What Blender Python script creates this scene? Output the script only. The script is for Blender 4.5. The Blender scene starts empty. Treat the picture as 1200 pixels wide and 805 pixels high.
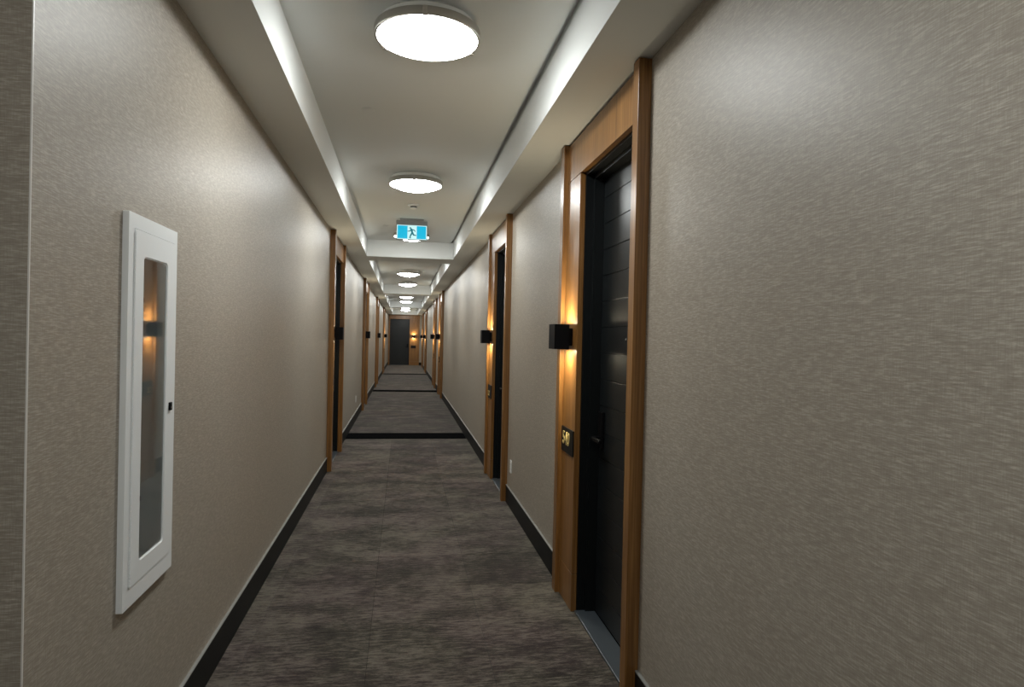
import bpy, bmesh, math, random
from mathutils import Matrix, Vector
random.seed(7)
S = bpy.context.scene
COL = S.collection
PI = math.pi

# ------------------------------------------------------------------ camera
F, VP, ROLL, H = 770.0, (472.6, 394.5), 0.0225, 1.515
vx, vy = (VP[0] - 600) / F, (VP[1] - 402.5) / F
fw = Vector((vx, vy, 1)).normalized()
up = Vector((ROLL, -1, vy - ROLL * vx)).normalized()
rt = fw.cross(up)
if rt.x < 0: rt = -rt
M3 = Matrix((rt, fw, up))                       # rows: world X, Y, Z in camera (right, down, forward) axes
right, down, fwd = M3.col[0], M3.col[1], M3.col[2]
cam = bpy.data.cameras.new('camera')
cam.sensor_width = 36; cam.lens = F / 1200 * 36
cam.clip_start = .02; cam.clip_end = 200
camo = bpy.data.objects.new('camera', cam); COL.objects.link(camo)
camo.matrix_world = Matrix(((right.x, -down.x, -fwd.x, 0), (right.y, -down.y, -fwd.y, 0),
                            (right.z, -down.z, -fwd.z, H), (0, 0, 0, 1)))
S.camera = camo
# ------------------------------------------------------------------ world, exposure
w = bpy.data.worlds.new('world'); S.world = w; w.use_nodes = True
w.node_tree.nodes['Background'].inputs[0].default_value = (0, 0, 0, 1)
w.node_tree.nodes['Background'].inputs[1].default_value = 0
S.view_settings.view_transform = 'Standard'; S.view_settings.look = 'None'
S.view_settings.exposure = 0.37; S.view_settings.gamma = 1.0; S.view_settings.use_curve_mapping = False
LAMP_L = 40.0            # radiance of the ceiling lamp diffusers
SCONCE_W = 2.6           # watts of each sconce beam
EXIT_L = 0.68

# ------------------------------------------------------------------ dimensions
XL, XR = -0.815, 0.985           # corridor walls
ZS, ZC = 2.685, 2.93             # soffit underside, coffer ceiling
FL, FR = -0.55, 0.71             # inner faces of the side soffits
YB, YE = -1.6, 35.5              # back wall, end wall
YC = 1.6                         # corner where the left wall begins
LOBX = -3.4                      # far side of the lobby left of the camera
BEAMS = [(9.86, 10.46), (18.27, 18.87), (26.65, 27.25), (35.0, 35.5)]
HEAD, TOPF = 2.45, 2.68          # door head, top of frames

# ------------------------------------------------------------------ materials
def new_mat(name):
    m = bpy.data.materials.new(name); m.use_nodes = True
    nt = m.node_tree
    return m, nt, nt.nodes['Principled BSDF'], nt.nodes, nt.links
def simple(name, col, rough=.5, metal=0, spec=.5, bump=0, bscale=200):
    m, nt, b, N, L = new_mat(name)
    b.inputs['Base Color'].default_value = (*col, 1)
    b.inputs['Roughness'].default_value = rough
    b.inputs['Metallic'].default_value = metal
    b.inputs['Specular IOR Level'].default_value = spec
    tc = N.new('ShaderNodeTexCoord'); no = N.new('ShaderNodeTexNoise')
    no.inputs['Scale'].default_value = bscale; L.new(tc.outputs['Object'], no.inputs['Vector'])
    if bump:
        bp = N.new('ShaderNodeBump'); bp.inputs['Strength'].default_value = bump; bp.inputs['Distance'].default_value = .002
        L.new(no.outputs['Fac'], bp.inputs['Height']); L.new(bp.outputs['Normal'], b.inputs['Normal'])
    mr = N.new('ShaderNodeMapRange'); mr.inputs['To Min'].default_value = max(.02, rough - .04); mr.inputs['To Max'].default_value = rough + .04
    L.new(no.outputs['Fac'], mr.inputs['Value']); L.new(mr.outputs['Result'], b.inputs['Roughness'])
    return m
def emit(name, col, s, col_base=(.8, .8, .8)):
    m, nt, b, N, L = new_mat(name)
    b.inputs['Base Color'].default_value = (*col_base, 1); b.inputs['Roughness'].default_value = .5
    b.inputs['Emission Color'].default_value = (*col, 1); b.inputs['Emission Strength'].default_value = s
    return m
def mapping(N, L, scale, out='Object', geo=False):
    mp = N.new('ShaderNodeMapping'); mp.inputs['Scale'].default_value = scale
    if geo:
        g = N.new('ShaderNodeNewGeometry'); L.new(g.outputs['Position'], mp.inputs['Vector'])
    else:
        t = N.new('ShaderNodeTexCoord'); L.new(t.outputs[out], mp.inputs['Vector'])
    return mp
def noise(N, L, mp, scale=1, detail=2, rough=.5):
    n = N.new('ShaderNodeTexNoise'); n.inputs['Scale'].default_value = scale
    n.inputs['Detail'].default_value = detail; n.inputs['Roughness'].default_value = rough
    L.new(mp.outputs[0], n.inputs['Vector']); return n
def ramp(N, L, src, stops):
    r = N.new('ShaderNodeValToRGB'); e = r.color_ramp.elements
    while len(e) < len(stops): e.new(.5)
    for k, (p, c) in enumerate(stops): e[k].position = p; e[k].color = (*c, 1)
    L.new(src, r.inputs[0]); return r
def mix(N, L, kind, f, a, b):
    m = N.new('ShaderNodeMix'); m.data_type = 'RGBA'; m.blend_type = kind
    if isinstance(f, float): m.inputs['Factor'].default_value = f
    else: L.new(f, m.inputs['Factor'])
    L.new(a, m.inputs['A']); L.new(b, m.inputs['B']); return m.outputs['Result']

def wallpaper():
    # woven vinyl: fine short horizontal threads crossing finer vertical ones, slight sheen
    m, nt, b, N, L = new_mat('wallpaper')
    h = noise(N, L, mapping(N, L, (34, 34, 330), geo=True), 1, 3, .6)
    v = noise(N, L, mapping(N, L, (330, 330, 26), geo=True), 1, 2, .5)
    big = noise(N, L, mapping(N, L, (1.2, 1.2, .8), geo=True), 1, 2)
    add = N.new('ShaderNodeMath'); add.operation = 'MULTIPLY_ADD'; add.inputs[1].default_value = .28
    L.new(v.outputs['Fac'], add.inputs[0]); L.new(h.outputs['Fac'], add.inputs[2])
    c = ramp(N, L, add.outputs[0], [(.42, (.29, .252, .202)), (.64, (.355, .315, .258)), (.85, (.50, .455, .385))])
    c2 = ramp(N, L, big.outputs['Fac'], [(.3, (.95, .93, .92)), (.7, (1, 1, 1))])
    L.new(mix(N, L, 'MULTIPLY', 1.0, c.outputs[0], c2.outputs[0]), b.inputs['Base Color'])
    b.inputs['Roughness'].default_value = .44
    b.inputs['Specular IOR Level'].default_value = .5
    bp = N.new('ShaderNodeBump'); bp.inputs['Strength'].default_value = .22; bp.inputs['Distance'].default_value = .0016
    L.new(add.outputs[0], bp.inputs['Height']); L.new(bp.outputs['Normal'], b.inputs['Normal'])
    return m
def wood(name, dark=1.0):
    # straight-grained oak veneer, grain along Z, leaves about 0.09 m wide
    m, nt, b, N, L = new_mat(name)
    g = noise(N, L, mapping(N, L, (95, 95, 2.2)), 1, 4, .6)
    g2 = noise(N, L, mapping(N, L, (11, 11, .25)), 1, 1, .5)
    c = ramp(N, L, g.outputs['Fac'], [(.3, (.150 * dark, .064 * dark, .015 * dark)), (.52, (.245 * dark, .114 * dark, .031 * dark)), (.72, (.335 * dark, .175 * dark, .056 * dark))])
    c2 = ramp(N, L, g2.outputs['Fac'], [(.35, (.82, .80, .78)), (.65, (1.08, 1.06, 1.04))])
    L.new(mix(N, L, 'MULTIPLY', 1.0, c.outputs[0], c2.outputs[0]), b.inputs['Base Color'])
    b.inputs['Roughness'].default_value = .34
    b.inputs['Coat Weight'].default_value = .15; b.inputs['Coat Roughness'].default_value = .25
    bp = N.new('ShaderNodeBump'); bp.inputs['Strength'].default_value = .08; bp.inputs['Distance'].default_value = .001
    L.new(g.outputs['Fac'], bp.inputs['Height']); L.new(bp.outputs['Normal'], b.inputs['Normal'])
    return m
def carpet():
    m, nt, b, N, L = new_mat('carpet')
    oi = N.new('ShaderNodeObjectInfo')
    fine = noise(N, L, mapping(N, L, (55, 150, 60), geo=True), 1, 4, .75)
    streak = noise(N, L, mapping(N, L, (13, 62, 10), geo=True), 1, 3, .6)
    patch = noise(N, L, mapping(N, L, (2.2, 3.4, 1), geo=True), 1, 5, .68)
    hue = noise(N, L, mapping(N, L, (1.5, 1.7, 1), geo=True), 1, 4, .6)
    a1 = N.new('ShaderNodeMath'); a1.operation = 'MULTIPLY_ADD'; a1.inputs[1].default_value = 1.5
    L.new(streak.outputs['Fac'], a1.inputs[0]); L.new(fine.outputs['Fac'], a1.inputs[2])
    a2 = N.new('ShaderNodeMath'); a2.operation = 'MULTIPLY_ADD'; a2.inputs[1].default_value = 1.45
    L.new(patch.outputs['Fac'], a2.inputs[0]); L.new(a1.outputs[0], a2.inputs[2])
    a3 = N.new('ShaderNodeMath'); a3.operation = 'MULTIPLY_ADD'; a3.inputs[1].default_value = .17
    L.new(oi.outputs['Random'], a3.inputs[0]); L.new(a2.outputs[0], a3.inputs[2])
    half = N.new('ShaderNodeMath'); half.operation = 'MULTIPLY'; half.inputs[1].default_value = .262
    L.new(a3.outputs[0], half.inputs[0])
    olive = ramp(N, L, half.outputs[0], [(.445, (.014, .0115, .008)), (.52, (.039, .0325, .0245)), (.61, (.125, .109, .086))])
    mauve = ramp(N, L, half.outputs[0], [(.445, (.016, .0095, .0095)), (.52, (.042, .029, .027)), (.61, (.125, .102, .088))])
    hf = ramp(N, L, hue.outputs['Fac'], [(.42, (0, 0, 0)), (.60, (1, 1, 1))])
    L.new(mix(N, L, 'MIX', hf.outputs[0], olive.outputs[0], mauve.outputs[0]), b.inputs['Base Color'])
    b.inputs['Roughness'].default_value = .95; b.inputs['Specular IOR Level'].default_value = .15
    b.inputs['Sheen Weight'].default_value = .12; b.inputs['Sheen Roughness'].default_value = .5
    bp = N.new('ShaderNodeBump'); bp.inputs['Strength'].default_value = .6; bp.inputs['Distance'].default_value = .004
    L.new(fine.outputs['Fac'], bp.inputs['Height']); L.new(bp.outputs['Normal'], b.inputs['Normal'])
    return m
def glass():
    m, nt, b, N, L = new_mat('cabinet_glass')
    b.inputs['Base Color'].default_value = (.97, 1, 1, 1); b.inputs['Roughness'].default_value = .015
    b.inputs['Transmission Weight'].default_value = 1; b.inputs['IOR'].default_value = 1.7
    return m
M = dict(
    wallpaper=wallpaper(), oak=wood('oak_veneer'), carpet=carpet(),
    paint=simple('ceiling_paint', (.725, .74, .725), .8, bump=.12, bscale=240, spec=.25),
    band=simple('black_carpet_band', (.006, .006, .0065), .95, bump=.5, bscale=300, spec=0),
    base=simple('charcoal_baseboard', (.008, .009, .009), .5, spec=.2),
    cap=simple('baseboard_cap', (.26, .26, .245), .4),
    door=simple('black_door_paint', (.008, .010, .011), .36, spec=.4, bump=.03, bscale=90),
    jamb=simple('black_steel_frame', (.004, .0055, .006), .42, spec=.3),
    sill=simple('slate_threshold', (.05, .060, .070), .32, spec=.6),
    black=simple('black_metal', (.003, .003, .0035), .55, spec=.12),
    nickel=simple('brushed_nickel', (.55, .53, .50), .30, metal=1),
    white=simple('white_plastic', (.86, .86, .83), .4),
    chrome=simple('chrome', (.8, .8, .8), .12, metal=1),
    plaque=simple('black_plaque', (.004, .004, .004), .5, spec=.2),
    gold=simple('gold_digits', (.85, .66, .26), .35, metal=.5),
    cab=simple('white_enamel', (.87, .89, .89), .33),
    cabin=simple('cabinet_liner', (.80, .84, .84), .5),
    guard=simple('corner_guard', (.74, .71, .66), .35),
    glass=glass(), housing=simple('grey_sign_housing', (.30, .31, .32), .35),
    diffuser=emit('lamp_diffuser', (.96, .99, .975), LAMP_L),
    lens=emit('sconce_lens', (1, .82, .52), 14),
    cyan=emit('exit_cyan', (.0, .50, .78), EXIT_L, (.0, .10, .16)), sign_white=emit('exit_white', (.66, 1, 1), EXIT_L, (.1, .14, .14)),
    teal=emit('exit_figure', (.0, .16, .20), EXIT_L, (0, .03, .04)),
)

# ------------------------------------------------------------------ mesh helpers
def bx(bm, x0, x1, y0, y1, z0, z1, bev=0):
    vs = [bm.verts.new((x, y, z)) for x in (x0, x1) for y in (y0, y1) for z in (z0, z1)]
    fs = [bm.faces.new([vs[i] for i in f]) for f in ((0, 1, 3, 2), (4, 6, 7, 5), (0, 4, 5, 1), (2, 3, 7, 6), (0, 2, 6, 4), (1, 5, 7, 3))]
    if bev:
        es = {e for f in fs for e in f.edges}
        bmesh.ops.bevel(bm, geom=list(es), offset=bev, segments=2, affect='EDGES', profile=.5)
def me(name, bm, mat, smooth=False):
    bmesh.ops.recalc_face_normals(bm, faces=bm.faces)
    d = bpy.data.meshes.new(name); bm.to_mesh(d); bm.free()
    if smooth:
        for p in d.polygons: p.use_smooth = True
    d.materials.append(M[mat]); return d
def obj(name, data, parent=None, loc=None, rot=None):
    o = bpy.data.objects.new(name, data); COL.objects.link(o)
    if parent is not None: o.parent = parent
    if loc: o.location = loc
    if rot: o.rotation_euler = rot
    return o
def box(name, mat, parent, *dims, bev=0):
    bm = bmesh.new(); bx(bm, *dims, bev=bev); return obj(name, me(name, bm, mat), parent)
def boxes(name, mat, parent, lst, bev=0):
    bm = bmesh.new()
    for d in lst: bx(bm, *d, bev=bev)
    return obj(name, me(name, bm, mat), parent)
def lathe(name, mat, parent, prof, seg=48, smooth=True, loc=None, rot=None):
    bm = bmesh.new(); rings = []
    for r, z in prof:
        if r < 1e-6: rings.append([bm.verts.new((0, 0, z))])
        else: rings.append([bm.verts.new((r * math.cos(2 * PI * k / seg), r * math.sin(2 * PI * k / seg), z)) for k in range(seg)])
    for a, b in zip(rings, rings[1:]):
        for k in range(seg):
            k2 = (k + 1) % seg
            if len(a) == 1 and len(b) == 1: continue
            if len(a) == 1: bm.faces.new((a[0], b[k], b[k2]))
            elif len(b) == 1: bm.faces.new((a[k], a[k2], b[0]))
            else: bm.faces.new((a[k], a[k2], b[k2], b[k]))
    d = me(name, bm, mat)
    if smooth:
        for p in d.polygons: p.use_smooth = True
        try: d.set_sharp_from_angle(angle=math.radians(35))
        except Exception: pass
    return obj(name, d, parent, loc, rot)
def tag(o, label=None, cat=None, group=None, kind=None):
    if label: o['label'] = label
    if cat: o['category'] = cat
    if group: o['group'] = group
    if kind: o['kind'] = kind
    return o
def empty(name, loc=(0, 0, 0), rz=0):
    o = obj(name, None, None, loc, (0, 0, rz)); o.empty_display_size = .1; return o
def copy_tree(o, parent=None):
    c = o.copy(); COL.objects.link(c); c.parent = parent
    for ch in list(o.children): copy_tree(ch, c)
    return c
def struct(o, label, cat): return tag(o, label, cat, kind='structure')

def wall_mesh(name, u0, u1, z0, z1, holes, thick, place):
    """a wall with rectangular openings; place(u, d, z) -> world point, d runs into the wall"""
    us = sorted({u0, u1, *[v for h in holes for v in h[:2]]}); zs = sorted({z0, z1, *[v for h in holes for v in h[2:]]})
    bm = bmesh.new(); cache = {}
    def V(u, z):
        if (u, z) not in cache: cache[(u, z)] = bm.verts.new((u, 0, z))
        return cache[(u, z)]
    for a, b in zip(us, us[1:]):
        for c, d in zip(zs, zs[1:]):
            um, zm = (a + b) / 2, (c + d) / 2
            if any(h[0] < um < h[1] and h[2] < zm < h[3] for h in holes): continue
            bm.faces.new((V(a, c), V(b, c), V(b, d), V(a, d)))
    r = bmesh.ops.extrude_face_region(bm, geom=bm.faces[:])
    for v in r['geom']:
        if isinstance(v, bmesh.types.BMVert): v.co.y = thick
    for v in bm.verts: v.co = Vector(place(*v.co))
    return me(name, bm, 'wallpaper')

# ------------------------------------------------------------------ layout of the doors
CAS, OPN, PAN, CAS2 = .065, .91, .285, .075
WID = CAS + OPN + PAN + CAS2
RIGHT = [2.58, 6.05, 16.40, 19.70, 27.80, 32.50]       # near edge of each frame on the right wall
LEFT = [7.50, 13.60, 19.90, 26.80]                     # near edge of each frame on the left wall
CABY, CABZ = (2.08, 2.495), (.682, 1.866)              # extinguisher cabinet
END0, ENDC, ENDO, ENDP = -.775, .07, 1.03, .45         # end frame: left edge, casing, opening, panel

# ------------------------------------------------------------------ setting: floor
fl = empty('floor'); struct(fl, 'dark brown streaked carpet floor of the corridor with black cross bands', 'floor')
box('floor_base', 'band', fl, LOBX - .2, XR + .35, YB - .2, YE + .35, -.15, -.008)
TS, X0S = .57, [XL, -.705, -.135, .435, XR]
shared = {}
row, y = 0, 2.30
while y < 9.86 - 1e-6:
    y2 = min(y + TS, 9.86)
    for a, b in zip(X0S, X0S[1:]):
        off = 0
        key = (round(b - a, 3), round(y2 - y, 3))
        if key not in shared:
            bm = bmesh.new(); bx(bm, .001, b - a - .001, .001, y2 - y - .001, -.009, 0); shared[key] = me('carpet_tile', bm, 'carpet')
        obj('carpet_tile', shared[key], fl, (a, y, 0))
    y = y2; row += 1
box('carpet_section', 'carpet', fl, LOBX, XR, YB, 2.30, -.009, 0)
prev = BEAMS[0]
for k, (a, b) in enumerate(BEAMS[:3]):
    box('carpet_band', 'band', fl, XL, XR, a, b, -.009, 0.001)
    nxt = BEAMS[k + 1][0] if k < 2 else YE
    box('carpet_section', 'carpet', fl, XL, XR, b, nxt, -.009, 0)

# ------------------------------------------------------------------ setting: walls
def door_hole(y0, flip): # opening in the wall for jamb and leaf
    a = y0 + (CAS2 + PAN if flip else CAS)
    return (a - .03, a + OPN + .03, -.1, HEAD + .03)
RH = [door_hole(y, False) for y in RIGHT]
LH = [door_hole(y, k != 3) for k, y in enumerate(LEFT)] + [(CABY[0] + .05, CABY[1] - .03, CABZ[0] + .06, CABZ[1] - .06)]
wr = obj('wall_right', wall_mesh('wall_right', YB - .2, YE + .2, -.1, 3.1, RH, .2, lambda u, d, z: (XR + d, u, z)))
struct(wr, 'long right wall in beige woven wallpaper with the door numbered 540', 'wall')
wl = obj('wall_left', wall_mesh('wall_left', YC, YE + .2, -.1, 3.1, LH, .2, lambda u, d, z: (XL - d, u, z)))
struct(wl, 'long left wall in beige woven wallpaper with the white cabinet', 'wall')
wt = box('wall_return', 'wallpaper', None, LOBX - .2, XL - .2, YC, YC + .2, -.1, 3.1)
struct(wt, 'short wallpapered return wall turning away at the corner guard', 'wall')
wb = box('wall_back', 'wallpaper', None, LOBX - .2, XR, YB - .2, YB, -.1, 3.1)
struct(wb, 'wallpapered wall of the lobby at the start of the corridor', 'wall')
ws = box('wall_lobby', 'wallpaper', None, LOBX - .2, LOBX, YB, YC, -.1, 3.1)
struct(ws, 'wallpapered side wall of the lobby', 'wall')
eo0 = END0 + ENDC
we = obj('wall_end', wall_mesh('wall_end', XL - .2, XR + .2, -.1, 3.1, [(eo0 - .03, eo0 + ENDO + .03, -.1, HEAD + .03)], .2, lambda u, d, z: (u, YE + d, z)))
struct(we, 'end wall of the corridor around the far door', 'wall')
cg = boxes('trim_1', 'guard', None, [(XL - .002, XL + .001, YC - .001, YC + .003, 0, ZS)])
struct(cg, 'thin pale corner guard on the outer wall corner beside the white cabinet', 'corner guard')

# baseboards: runs between the frames
def baseboard(name, segs, side, label):
    e = empty(name); struct(e, label, 'baseboard')
    t = .012
    for a, b in segs:
        if side == 'R':
            box('board', 'base', e, XR - t, XR, a, b, 0, .155); box('cap', 'cap', e, XR - t - .001, XR, a, b, .155, .160)
        elif side == 'L':
            box('board', 'base', e, XL, XL + t, a, b, 0, .155); box('cap', 'cap', e, XL, XL + t + .001, a, b, .155, .160)
        else:
            box('board', 'base', e, a, b, YE - t, YE, 0, .155); box('cap', 'cap', e, a, b, YE - t - .001, YE, .155, .160)
def runs(a, b, frames):
    out = []
    for f in frames: out.append((a, f)); a = f + WID
    out.append((a, b)); return out
baseboard('baseboard_right', runs(YB, YE, RIGHT), 'R', 'charcoal baseboard with pale top edge along the wall of door 540')
baseboard('baseboard_left', runs(YC, YE, LEFT), 'L', 'charcoal baseboard with pale top edge under the white cabinet')
baseboard('baseboard_end', [(XL + .012, END0), (END0 + 2 * ENDC + ENDO + ENDP, XR - .012)], 'E', 'short charcoal baseboard pieces either side of the end door frame')

# ------------------------------------------------------------------ setting: ceiling
ce = empty('ceiling'); struct(ce, 'painted ceiling with four recessed coffers between side soffits and cross beams', 'ceiling')
GR = .033
box('coffer_ceiling', 'paint', ce, FL - .05, FR - GR, YB - .1, YE + .1, ZC, ZC + .12)
box('coffer_groove', 'paint', ce, FR - GR, FR + .02, YB - .1, YE + .1, ZC + .035, ZC + .12)
box('soffit', 'paint', ce, XL - .1, FL, YB - .1, YE + .1, ZS, ZC + .12)
box('soffit', 'paint', ce, FR, XR + .1, YB - .1, YE + .1, ZS, ZC + .12)
for a, b in BEAMS: box('beam', 'paint', ce, FL, FR, a, b, ZS, ZC + .01)
box('beam', 'paint', ce, FL, FR, YB - .1, YB + .5, ZS, ZC + .01)
box('lobby_ceiling', 'paint', ce, LOBX - .1, XL - .1, YB - .1, YC + .1, ZS, ZC + .12)

# ------------------------------------------------------------------ doors
def make_door(name, cas, opn, pan, cas2, mirror):
    """local x along the wall, +y out of the wall; casing, opening, side panel, casing"""
    W = cas + opn + pan + cas2
    root = empty(name)
    def X(a, b): return (W - b, W - a) if mirror else (a, b)
    a0, a1 = cas, cas + opn; b1 = a1 + pan
    box('casing', 'oak', root, *X(0, cas), 0, .056, 0, TOPF, bev=.0015)
    box('casing', 'oak', root, *X(b1, W), 0, .056, 0, TOPF, bev=.0015)
    box('side_panel', 'oak', root, *X(a1, b1), 0, .030, .21, HEAD - .002, bev=.001)
    box('panel_plinth', 'oak', root, *X(a1, b1), 0, .030, 0, .207, bev=.001)
    box('header_panel', 'oak', root, *X(a0, b1), 0, .030, HEAD + .001, TOPF - .012, bev=.001)
    # stepped steel frame
    J = [(a0 - .02, a0 + .012, -.045, -.001, 0, HEAD), (a0 - .02, a0 + .035, -.10, -.045, 0, HEAD),
         (a1 - .012, a1 + .02, -.045, -.001, 0, HEAD), (a1 - .035, a1 + .02, -.10, -.045, 0, HEAD),
         (a0 - .02, a1 + .02, -.045, -.001, HEAD - .014, HEAD + .02), (a0 - .02, a1 + .02, -.10, -.045, HEAD - .038, HEAD + .02)]
    boxes('jamb', 'jamb', root, [(*X(j[0], j[1]), *j[2:]) for j in J])
    box('threshold', 'sill', root, *X(a0 + .012, a1 - .012), -.10, .012, 0, .012, bev=.003)
    leaf = box('door_leaf', 'door', root, *X(a0 - .01, a1 + .01), -.155, -.112, .014, HEAD - .01)
    p = .1432; z = .014; bmx = None; k = 0
    while z < HEAD - .02:
        z2 = min(z + p, HEAD - .02); key = (mirror, opn, round(z2 - z, 4))
        if key not in shared:
            bm = bmesh.new(); xx = X(a0 + .0, a1 - .0); bx(bm, *xx, -.113, -.101, .0016, z2 - z - .0016, bev=.0012); shared[key] = me('board', bm, 'door')
        obj('board', shared[key], leaf, (0, 0, z)); z = z2; k += 1
    hx = a1 - .095
    lk = box('lock_plate', 'black', leaf, *X(hx - .035, hx + .035), -.101, -.083, .93, 1.13, bev=.004)
    bm = bmesh.new(); bx(bm, *X(hx - .012, hx + .012), -.085, -.045, .972, .996, bev=.004); bx(bm, *X(hx - .135, hx + .012), -.055, -.037, .972, .994, bev=.005)
    obj('lever_handle', me('lever_handle', bm, 'black'), leaf)
    c = sum(X(a0 + opn / 2, a0 + opn / 2)) / 2
    lathe('peephole', 'chrome', leaf, [(0, -.004), (.007, -.004), (.007, .003), (.005, .005), (0, .004)], 16, loc=(c, -.099, 1.525), rot=(-PI / 2, 0, 0))
    return root
proto = make_door('door_1', CAS, OPN, PAN, CAS2, False)
def side_rot(s): return PI / 2 if s == 'R' else -PI / 2
ords = ['first', 'second', 'third', 'fourth', 'fifth', 'sixth', 'seventh', 'eighth', 'ninth']
doors = []
n = 0
for i, y in enumerate(RIGHT):
    d = proto if n == 0 else copy_tree(proto); n += 1
    d.name = 'door_%d' % n; d.location = (XR, y, 0); d.rotation_euler = (0, 0, PI / 2)
    struct(d, 'black plank door numbered 540 in a tall oak frame facing the corridor' if i == 0 else
           'oak-framed black door, %s past door 540 on the same wall' % ords[i - 1], 'door')
    doors.append((d, 'R', i))
for i, y in enumerate(LEFT):
    d = copy_tree(proto) if i != 3 else make_door('door_mirror', CAS, OPN, PAN, CAS2, True); n += 1
    d.name = 'door_%d' % n; d.location = (XL, y + WID, 0); d.rotation_euler = (0, 0, -PI / 2)
    struct(d, 'oak-framed black door, %s past the white cabinet on the same wall' % ords[i], 'door')
    doors.append((d, 'L', i))
de = make_door('door_%d' % (n + 1), ENDC, ENDO, ENDP, ENDC, True)
EW = 2 * ENDC + ENDO + ENDP
de.location = (END0 + EW, YE, 0); de.rotation_euler = (0, 0, PI)
# rotated by pi: local x runs towards -X, so the layout is mirrored to keep the panel on the right
struct(de, 'black plank door in an oak frame closing the far end of the corridor', 'door')

# ------------------------------------------------------------------ sconces and number signs
def make_sconce():
    r = empty('wall_sconce')
    t, hw, hz = .004, .072, .071
    bm = bmesh.new()                                   # square tube open at top and bottom; y from .025 to .112 off the panel
    y0, y1 = .026, .112
    for d in ((-hw, hw, y1 - t, y1), (-hw, hw, y0, y0 + t), (-hw, -hw + t, y0 + t, y1 - t), (hw - t, hw, y0 + t, y1 - t)):
        bx(bm, *d, -hz, hz)
    obj('housing', me('housing', bm, 'black'), r)
    box('mount', 'black', r, -.05, .05, .0005, y0, -.05, .05, bev=.003)
    for s in (-1, 1):
        z = s * (hz - .012)
        box('lens', 'lens', r, -hw + t, hw - t, y0 + t, y1 - t, min(z, z - s * .006), max(z, z - s * .006))
        ld = bpy.data.lights.new('sconce_beam', 'AREA'); ld.shape = 'RECTANGLE'; ld.size = .11; ld.size_y = .055
        ld.energy = SCONCE_W; ld.color = (1, .89, .64)
        lo = obj('beam', ld, r, (0, y0 + .034, s * (hz - .004)), (-.12 if s < 0 else PI + .12, 0, 0))
    return r
sc0 = make_sconce(); first = True
def put(root, first, loc, rz):
    o = root if first else copy_tree(root)
    o.location = loc; o.rotation_euler = (0, 0, rz); return o
ZSC = 1.535
def gold_text(txt, size):
    cu = bpy.data.curves.new('digits', 'FONT'); cu.body = txt; cu.size = size; cu.extrude = .0015; cu.offset = .002; cu.align_x = 'LEFT'; cu.align_y = 'BOTTOM'
    tmp = bpy.data.objects.new('tmp', cu); COL.objects.link(tmp)
    bpy.context.view_layer.update()
    d = bpy.data.meshes.new_from_object(tmp.evaluated_get(bpy.context.evaluated_depsgraph_get()))
    bpy.data.objects.remove(tmp); d.materials.clear(); d.materials.append(M['gold']); return d
digit_mesh = gold_text('540', .104)
def blur_marks():
    bm = bmesh.new()
    for k in range(3):
        x = k * .045
        bx(bm, x, x + .03, -.0, .008, 0, .0015); bx(bm, x, x + .03, .045, .053, 0, .0015); bx(bm, x + (.022 if k % 2 else 0), x + (.03 if k % 2 else .008), .008, .045, 0, .0015)
    return me('digits', bm, 'gold')
marks = blur_marks()
def make_sign(hw):
    r = empty('room_number_sign')
    box('plate', 'plaque', r, -hw, hw, .0005, .008, -.072, .072, bev=.001)
    return r
pcx = CAS + OPN + PAN / 2
for d, side, i in doors:
    y0 = RIGHT[i] + pcx if side == 'R' else LEFT[i] + (WID - pcx if i != 3 else pcx)
    x = XR - .030 if side == 'R' else XL + .030
    s = put(sc0, first, (x, y0, ZSC), side_rot(side)); first = False
    nm = 'door 540' if (side, i) == ('R', 0) else ('the %s door past door 540' % ords[i - 1] if side == 'R' else 'the %s door past the white cabinet' % ords[i])
    tag(s, 'black box wall sconce on the oak panel of ' + nm, 'sconce', 'black wall sconces')
    g = make_sign(.132); g.location = (x, y0, .934); g.rotation_euler = (0, 0, side_rot(side))
    # sign faces +y (out of the wall); text reads with its left end at local +x
    obj('digits', digit_mesh if (side, i) == ('R', 0) else marks, g, (.096, .0095, -.045), (PI / 2, 0, PI))
    tag(g, ('gold-numbered black sign beside ' + nm), 'sign', 'room number signs')
ex = END0 + ENDC + ENDO + ENDP / 2 - .01
s = put(sc0, False, (ex, YE - .030, ZSC), PI); tag(s, 'black box wall sconce on the oak panel of the end door', 'sconce', 'black wall sconces')
g = make_sign(.132); g.location = (ex, YE - .030, .98); g.rotation_euler = (0, 0, PI)
tag(g, 'black number sign on the oak panel of the end door', 'sign', 'room number signs')

# ------------------------------------------------------------------ ceiling lights
def make_lamp():
    r = empty('ceiling_light')
    lathe('base_pan', 'white', r, [(.0, -.0005), (.205, -.0005), (.215, -.010), (.215, -.045), (0, -.045)], 64)
    lathe('rim', 'nickel', r, [(.212, -.034), (.236, -.036), (.238, -.040), (.238, -.070), (.235, -.074), (.226, -.074), (.224, -.066), (.212, -.050)], 64)
    prof = [(.224, -.060), (.2245, -.0735)]
    Rr = (.2245 ** 2 + .052 ** 2) / (2 * .052); t0 = math.asin(.2245 / Rr)
    for k in range(1, 10):
        a = t0 * (1 - k / 9); prof.append((Rr * math.sin(a) if k < 9 else 0, -.0735 - (Rr * math.cos(a) - Rr * math.cos(t0))))
    lathe('diffuser', 'diffuser', r, prof, 48)
    for k in range(3):
        a = 2 * PI * k / 3 + .45
        bm = bmesh.new(); bx(bm, .222, .243, -.011, .011, -.080, -.038, bev=.002)
        c = obj('clip', me('clip', bm, 'nickel'), r); c.rotation_euler = (0, 0, a)
    return r
LX = (FL + FR) / 2
LY = [0.10, 3.0, 5.9, 8.95, 11.35, 14.3, 17.1, 19.75, 22.7, 25.6, 28.15, 31.0, 33.8]
lamp0 = make_lamp()
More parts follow.
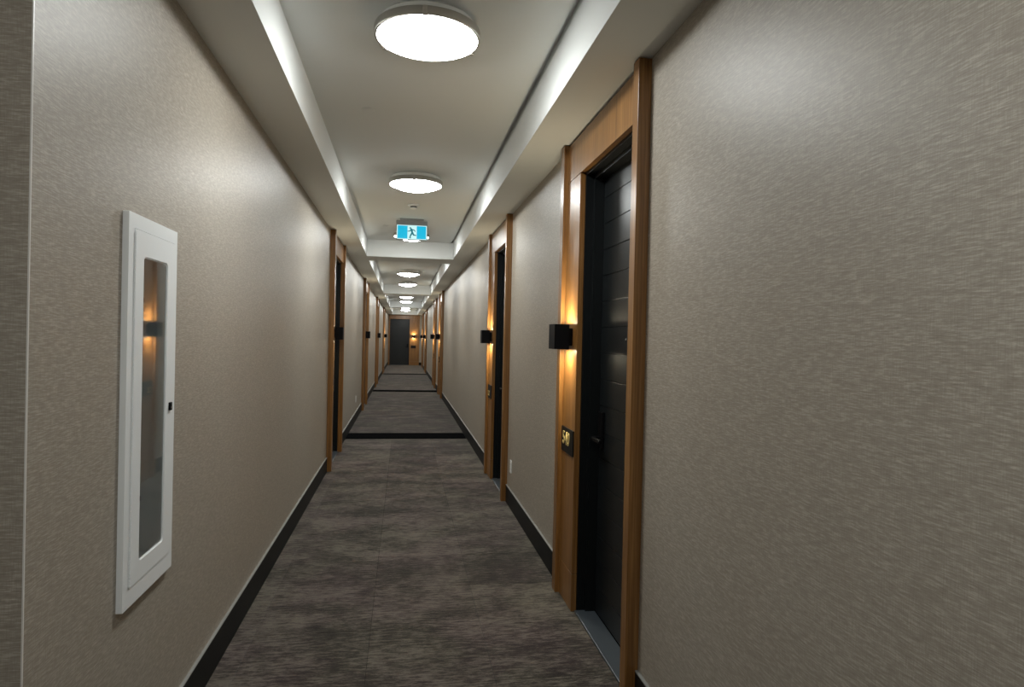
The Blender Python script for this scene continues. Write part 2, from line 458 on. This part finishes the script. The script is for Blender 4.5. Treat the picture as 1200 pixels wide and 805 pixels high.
LL = ['round ceiling light over the lobby at the start of the corridor',
      'large round glowing ceiling light between the white cabinet and door 540',
      'round glowing ceiling light just before the exit sign',
      'round glowing ceiling light partly hidden behind the exit sign']
for i, y in enumerate(LY):
    o = put(lamp0, i == 0, (LX, y, ZC), 0)
    tag(o, LL[i] if i < 4 else 'round glowing ceiling light, %s past the exit sign' % ords[i - 4], 'ceiling light', 'round ceiling lights')

# the row of lamps goes on at the same spacing over the camera; that one is above the frame
lamp0.name = 'ceiling_light_offscreen'
for c in lamp0.children:
    if c.name.startswith('diffuser'): c.name = 'diffuser_offscreen'

# ------------------------------------------------------------------ exit sign
def poly_prism(name, mat, parent, shapes, y0, y1):
    bm = bmesh.new()
    for pts in shapes:
        f = [bm.verts.new((x, y0, z)) for x, z in pts]; b = [bm.verts.new((x, y1, z)) for x, z in pts]
        bm.faces.new(f); bm.faces.new(b[::-1]); n_ = len(pts)
        for k in range(n_): bm.faces.new((f[k], b[k], b[(k + 1) % n_], f[(k + 1) % n_]))
    return obj(name, me(name, bm, mat), parent)
def capsule(a, b, w0, w1):
    ax, az = a; bx_, bz = b; dx, dz = bx_ - ax, bz - az; l = math.hypot(dx, dz); nx, nz = -dz / l, dx / l
    pts = []
    t0 = math.atan2(nz, nx)
    for k in range(6): t = t0 + PI * k / 5; pts.append((ax + w0 * math.cos(t), az + w0 * math.sin(t)))
    for k in range(6): t = t0 + PI + PI * k / 5; pts.append((bx_ + w1 * math.cos(t), bz + w1 * math.sin(t)))
    return pts
SY = 8.0
ex_s = empty('exit_sign', (.075, SY, ZC)); tag(ex_s, 'lit cyan and white running man exit sign hanging from the ceiling', 'exit sign')
zc_ = -.160; hw, hh = .178, .084
box('housing', 'housing', ex_s, -.186, .186, .0, .045, -.250, -.018, bev=.004)
box('canopy', 'housing', ex_s, -.14, .14, -.03, .085, -.020, -.0005, bev=.004)
box('bezel', 'sign_white', ex_s, -hw, hw, -.006, .0, zc_ - hh, zc_ + hh)
box('face', 'cyan', ex_s, -hw + .010, -.052, -.009, -.006, zc_ - hh + .008, zc_ + hh - .008)
box('face', 'cyan', ex_s, .058, hw - .010, -.009, -.006, zc_ - hh + .008, zc_ + hh - .008)
H0 = [(-.018 + .010 * math.cos(t), zc_ + .050 + .010 * math.sin(t)) for t in [2 * PI * k / 12 for k in range(12)]]
T = lambda x, z: (x, zc_ + z)
poly_prism('running_figure', 'teal', ex_s, [H0,
    capsule(T(-.006, .032), T(.006, -.006), .013, .010),        # trunk
    capsule(T(-.010, .030), T(-.030, .012), .006, .005), capsule(T(-.030, .012), T(-.047, .012), .005, .004),
    capsule(T(.002, .032), T(.026, .028), .006, .005), capsule(T(.026, .028), T(.040, .012), .005, .004),
    capsule(T(.004, -.006), T(-.012, -.034), .010, .008), capsule(T(-.012, -.034), T(-.024, -.066), .008, .006), capsule(T(-.024, -.066), T(-.012, -.068), .005, .004),
    capsule(T(.008, -.006), T(.022, -.032), .010, .008), capsule(T(.022, -.032), T(.050, -.036), .007, .005)], -.009, -.006)

# ------------------------------------------------------------------ detectors and sprinkler covers
def detector(y, label, x=LX):
    r = empty('smoke_detector', (x, y, ZC)); tag(r, label, 'smoke detector', 'smoke detectors')
    lathe('base', 'white', r, [(0, -.0005), (.060, -.0005), (.062, -.006), (.060, -.016), (.052, -.020), (0, -.020)], 32)
    lathe('chamber', 'black', r, [(.034, -.020), (.034, -.034), (0, -.034)], 24)
    lathe('cap', 'white', r, [(0, -.034), (.040, -.034), (.038, -.042), (.020, -.048), (0, -.049)], 24)
detector(7.13, 'white smoke detector on the ceiling just before the exit sign')
detector(15.55, 'white smoke detector between the second and third lights past the exit sign')
def sprinkler(x, y, label):
    r = empty('sprinkler_cover', (x, y, ZC)); tag(r, label, 'sprinkler', 'concealed sprinkler covers')
    lathe('plate', 'paint', r, [(0, -.006), (.038, -.006), (.040, -.005), (.040, -.004)], 32)
    lathe('collar', 'paint', r, [(.031, -.0005), (.031, -.0045), (.026, -.0045)], 32)
sprinkler(-.245, 4.21, 'flat white concealed sprinkler cover between the two lights before the exit sign')
sprinkler(-.245, 8.54, 'flat white concealed sprinkler cover beyond the exit sign near the cross beam')
sprinkler(.09, 12.95, 'flat white concealed sprinkler cover between the first and second lights past the exit sign')

# ------------------------------------------------------------------ fire cabinet
def rounded(x0, x1, z0, z1, r, n_=5):
    pts = []
    for cx, cz, a0 in ((x1 - r, z1 - r, 0), (x0 + r, z1 - r, PI / 2), (x0 + r, z0 + r, PI), (x1 - r, z0 + r, 1.5 * PI)):
        for k in range(n_ + 1): t = a0 + PI / 2 * k / n_; pts.append((cx + r * math.cos(t), cz + r * math.sin(t)))
    return pts
def ring(name, mat, parent, outer, inner, y0, y1):
    """flat frame between two outlines with the same number of points"""
    bm = bmesh.new(); n_ = len(outer)
    V = [[bm.verts.new((p[0], y_, p[1])) for p in q] for q in (outer, inner) for y_ in (y0, y1)]
    for k in range(n_):
        j = (k + 1) % n_
        for a, b in ((1, 0), (0, 2), (2, 3), (3, 1)): bm.faces.new((V[a][k], V[a][j], V[b][j], V[b][k]))
    return obj(name, me(name, bm, mat), parent)
# local frame: x towards the camera end reversed (rot -90: x -> -Y, y -> +X); origin at the far edge, base
CW, CH = CABY[1] - CABY[0], CABZ[1] - CABZ[0]
cb = empty('fire_cabinet', (XL, CABY[1], CABZ[0]), -PI / 2)
tag(cb, 'tall white recessed fire cabinet with narrow glass pane on the left wall', 'cabinet')
# local x: 0 = far edge, CW = near edge ; z 0..CH
DX0, DX1, DZ0, DZ1 = .022, CW - .044, .058, CH - .046      # door leaf
GX0, GX1, GZ0, GZ1 = .094, CW - .112, .118, CH - .121      # glass
ring('frame', 'cab', cb, rounded(0, CW, 0, CH, .003), rounded(DX0 - .002, DX1 + .002, DZ0 - .002, DZ1 + .002, .003), 0.0005, .018)
ring('door', 'cab', cb, rounded(DX0, DX1, DZ0, DZ1, .003), rounded(GX0, GX1, GZ0, GZ1, .016), .004, .020)
ring('glazing_bead', 'cab', cb, rounded(GX0 - .0002, GX1 + .0002, GZ0 - .0002, GZ1 + .0002, .016), rounded(GX0 + .004, GX1 - .004, GZ0 + .004, GZ1 - .004, .013), .013, .0175)
box('glass', 'glass', cb, GX0 + .001, GX1 - .001, .014, .0165, GZ0 + .001, GZ1 - .001)
bm = bmesh.new(); a0, a1, b0, b1 = DX0 + .014, CW - .056, .066, CH - .066; dp = -.17
for d in ((a0, a1, dp - .004, dp, b0, b1), (a0 - .004, a0, dp, .003, b0, b1), (a1, a1 + .004, dp, .003, b0, b1), (a0, a1, dp, .003, b0 - .004, b0), (a0, a1, dp, .003, b1, b1 + .004)): bx(bm, *d)
obj('tub', me('tub', bm, 'cabin'), cb)
bm = bmesh.new(); z = DZ0 + .006
while z < DZ1 - .01: bx(bm, DX1 - .002, DX1 + .004, .018, .0235, z, z + .0115); z += .0135
obj('piano_hinge', me('piano_hinge', bm, 'cab'), cb)
la = box('latch', 'black', cb, .046, .066, .020, .027, .560, .588, bev=.002)
box('latch_key', 'chrome', la, .052, .060, .027, .029, .566, .574)
for xx, zz, l_ in ((.050, .245, .075), (.17, .135, .07), (.050, .93, .06)): box('bracket', 'black', cb, xx, xx + l_, -.10, -.07, zz, zz + .018, bev=.003)

# ------------------------------------------------------------------ outlets
def outlet(x, y, z, rz, label):
    r = empty('wall_outlet', (x, y, z), rz); tag(r, label, 'outlet', 'wall outlets')
    box('cover_plate', 'white', r, -.036, .036, .0005, .007, -.058, .058, bev=.003)
    for s_ in (-1, 1):
        p_ = box('receptacle', 'white', r, -.017, .017, .007, .009, s_ * .024 - .015, s_ * .024 + .015, bev=.0008)
        boxes('slot', 'black', p_, [(-.008, -.006, .009, .0093, s_ * .024 - .004, s_ * .024 + .006), (.006, .008, .009, .0093, s_ * .024 - .004, s_ * .024 + .006)])
outlet(XR, 5.84, .365, PI / 2, 'white wall outlet low on the wall just past door 540')
outlet(XL, 12.0, .385, -PI / 2, 'white wall outlet low on the wall past the first door beyond the cabinet')
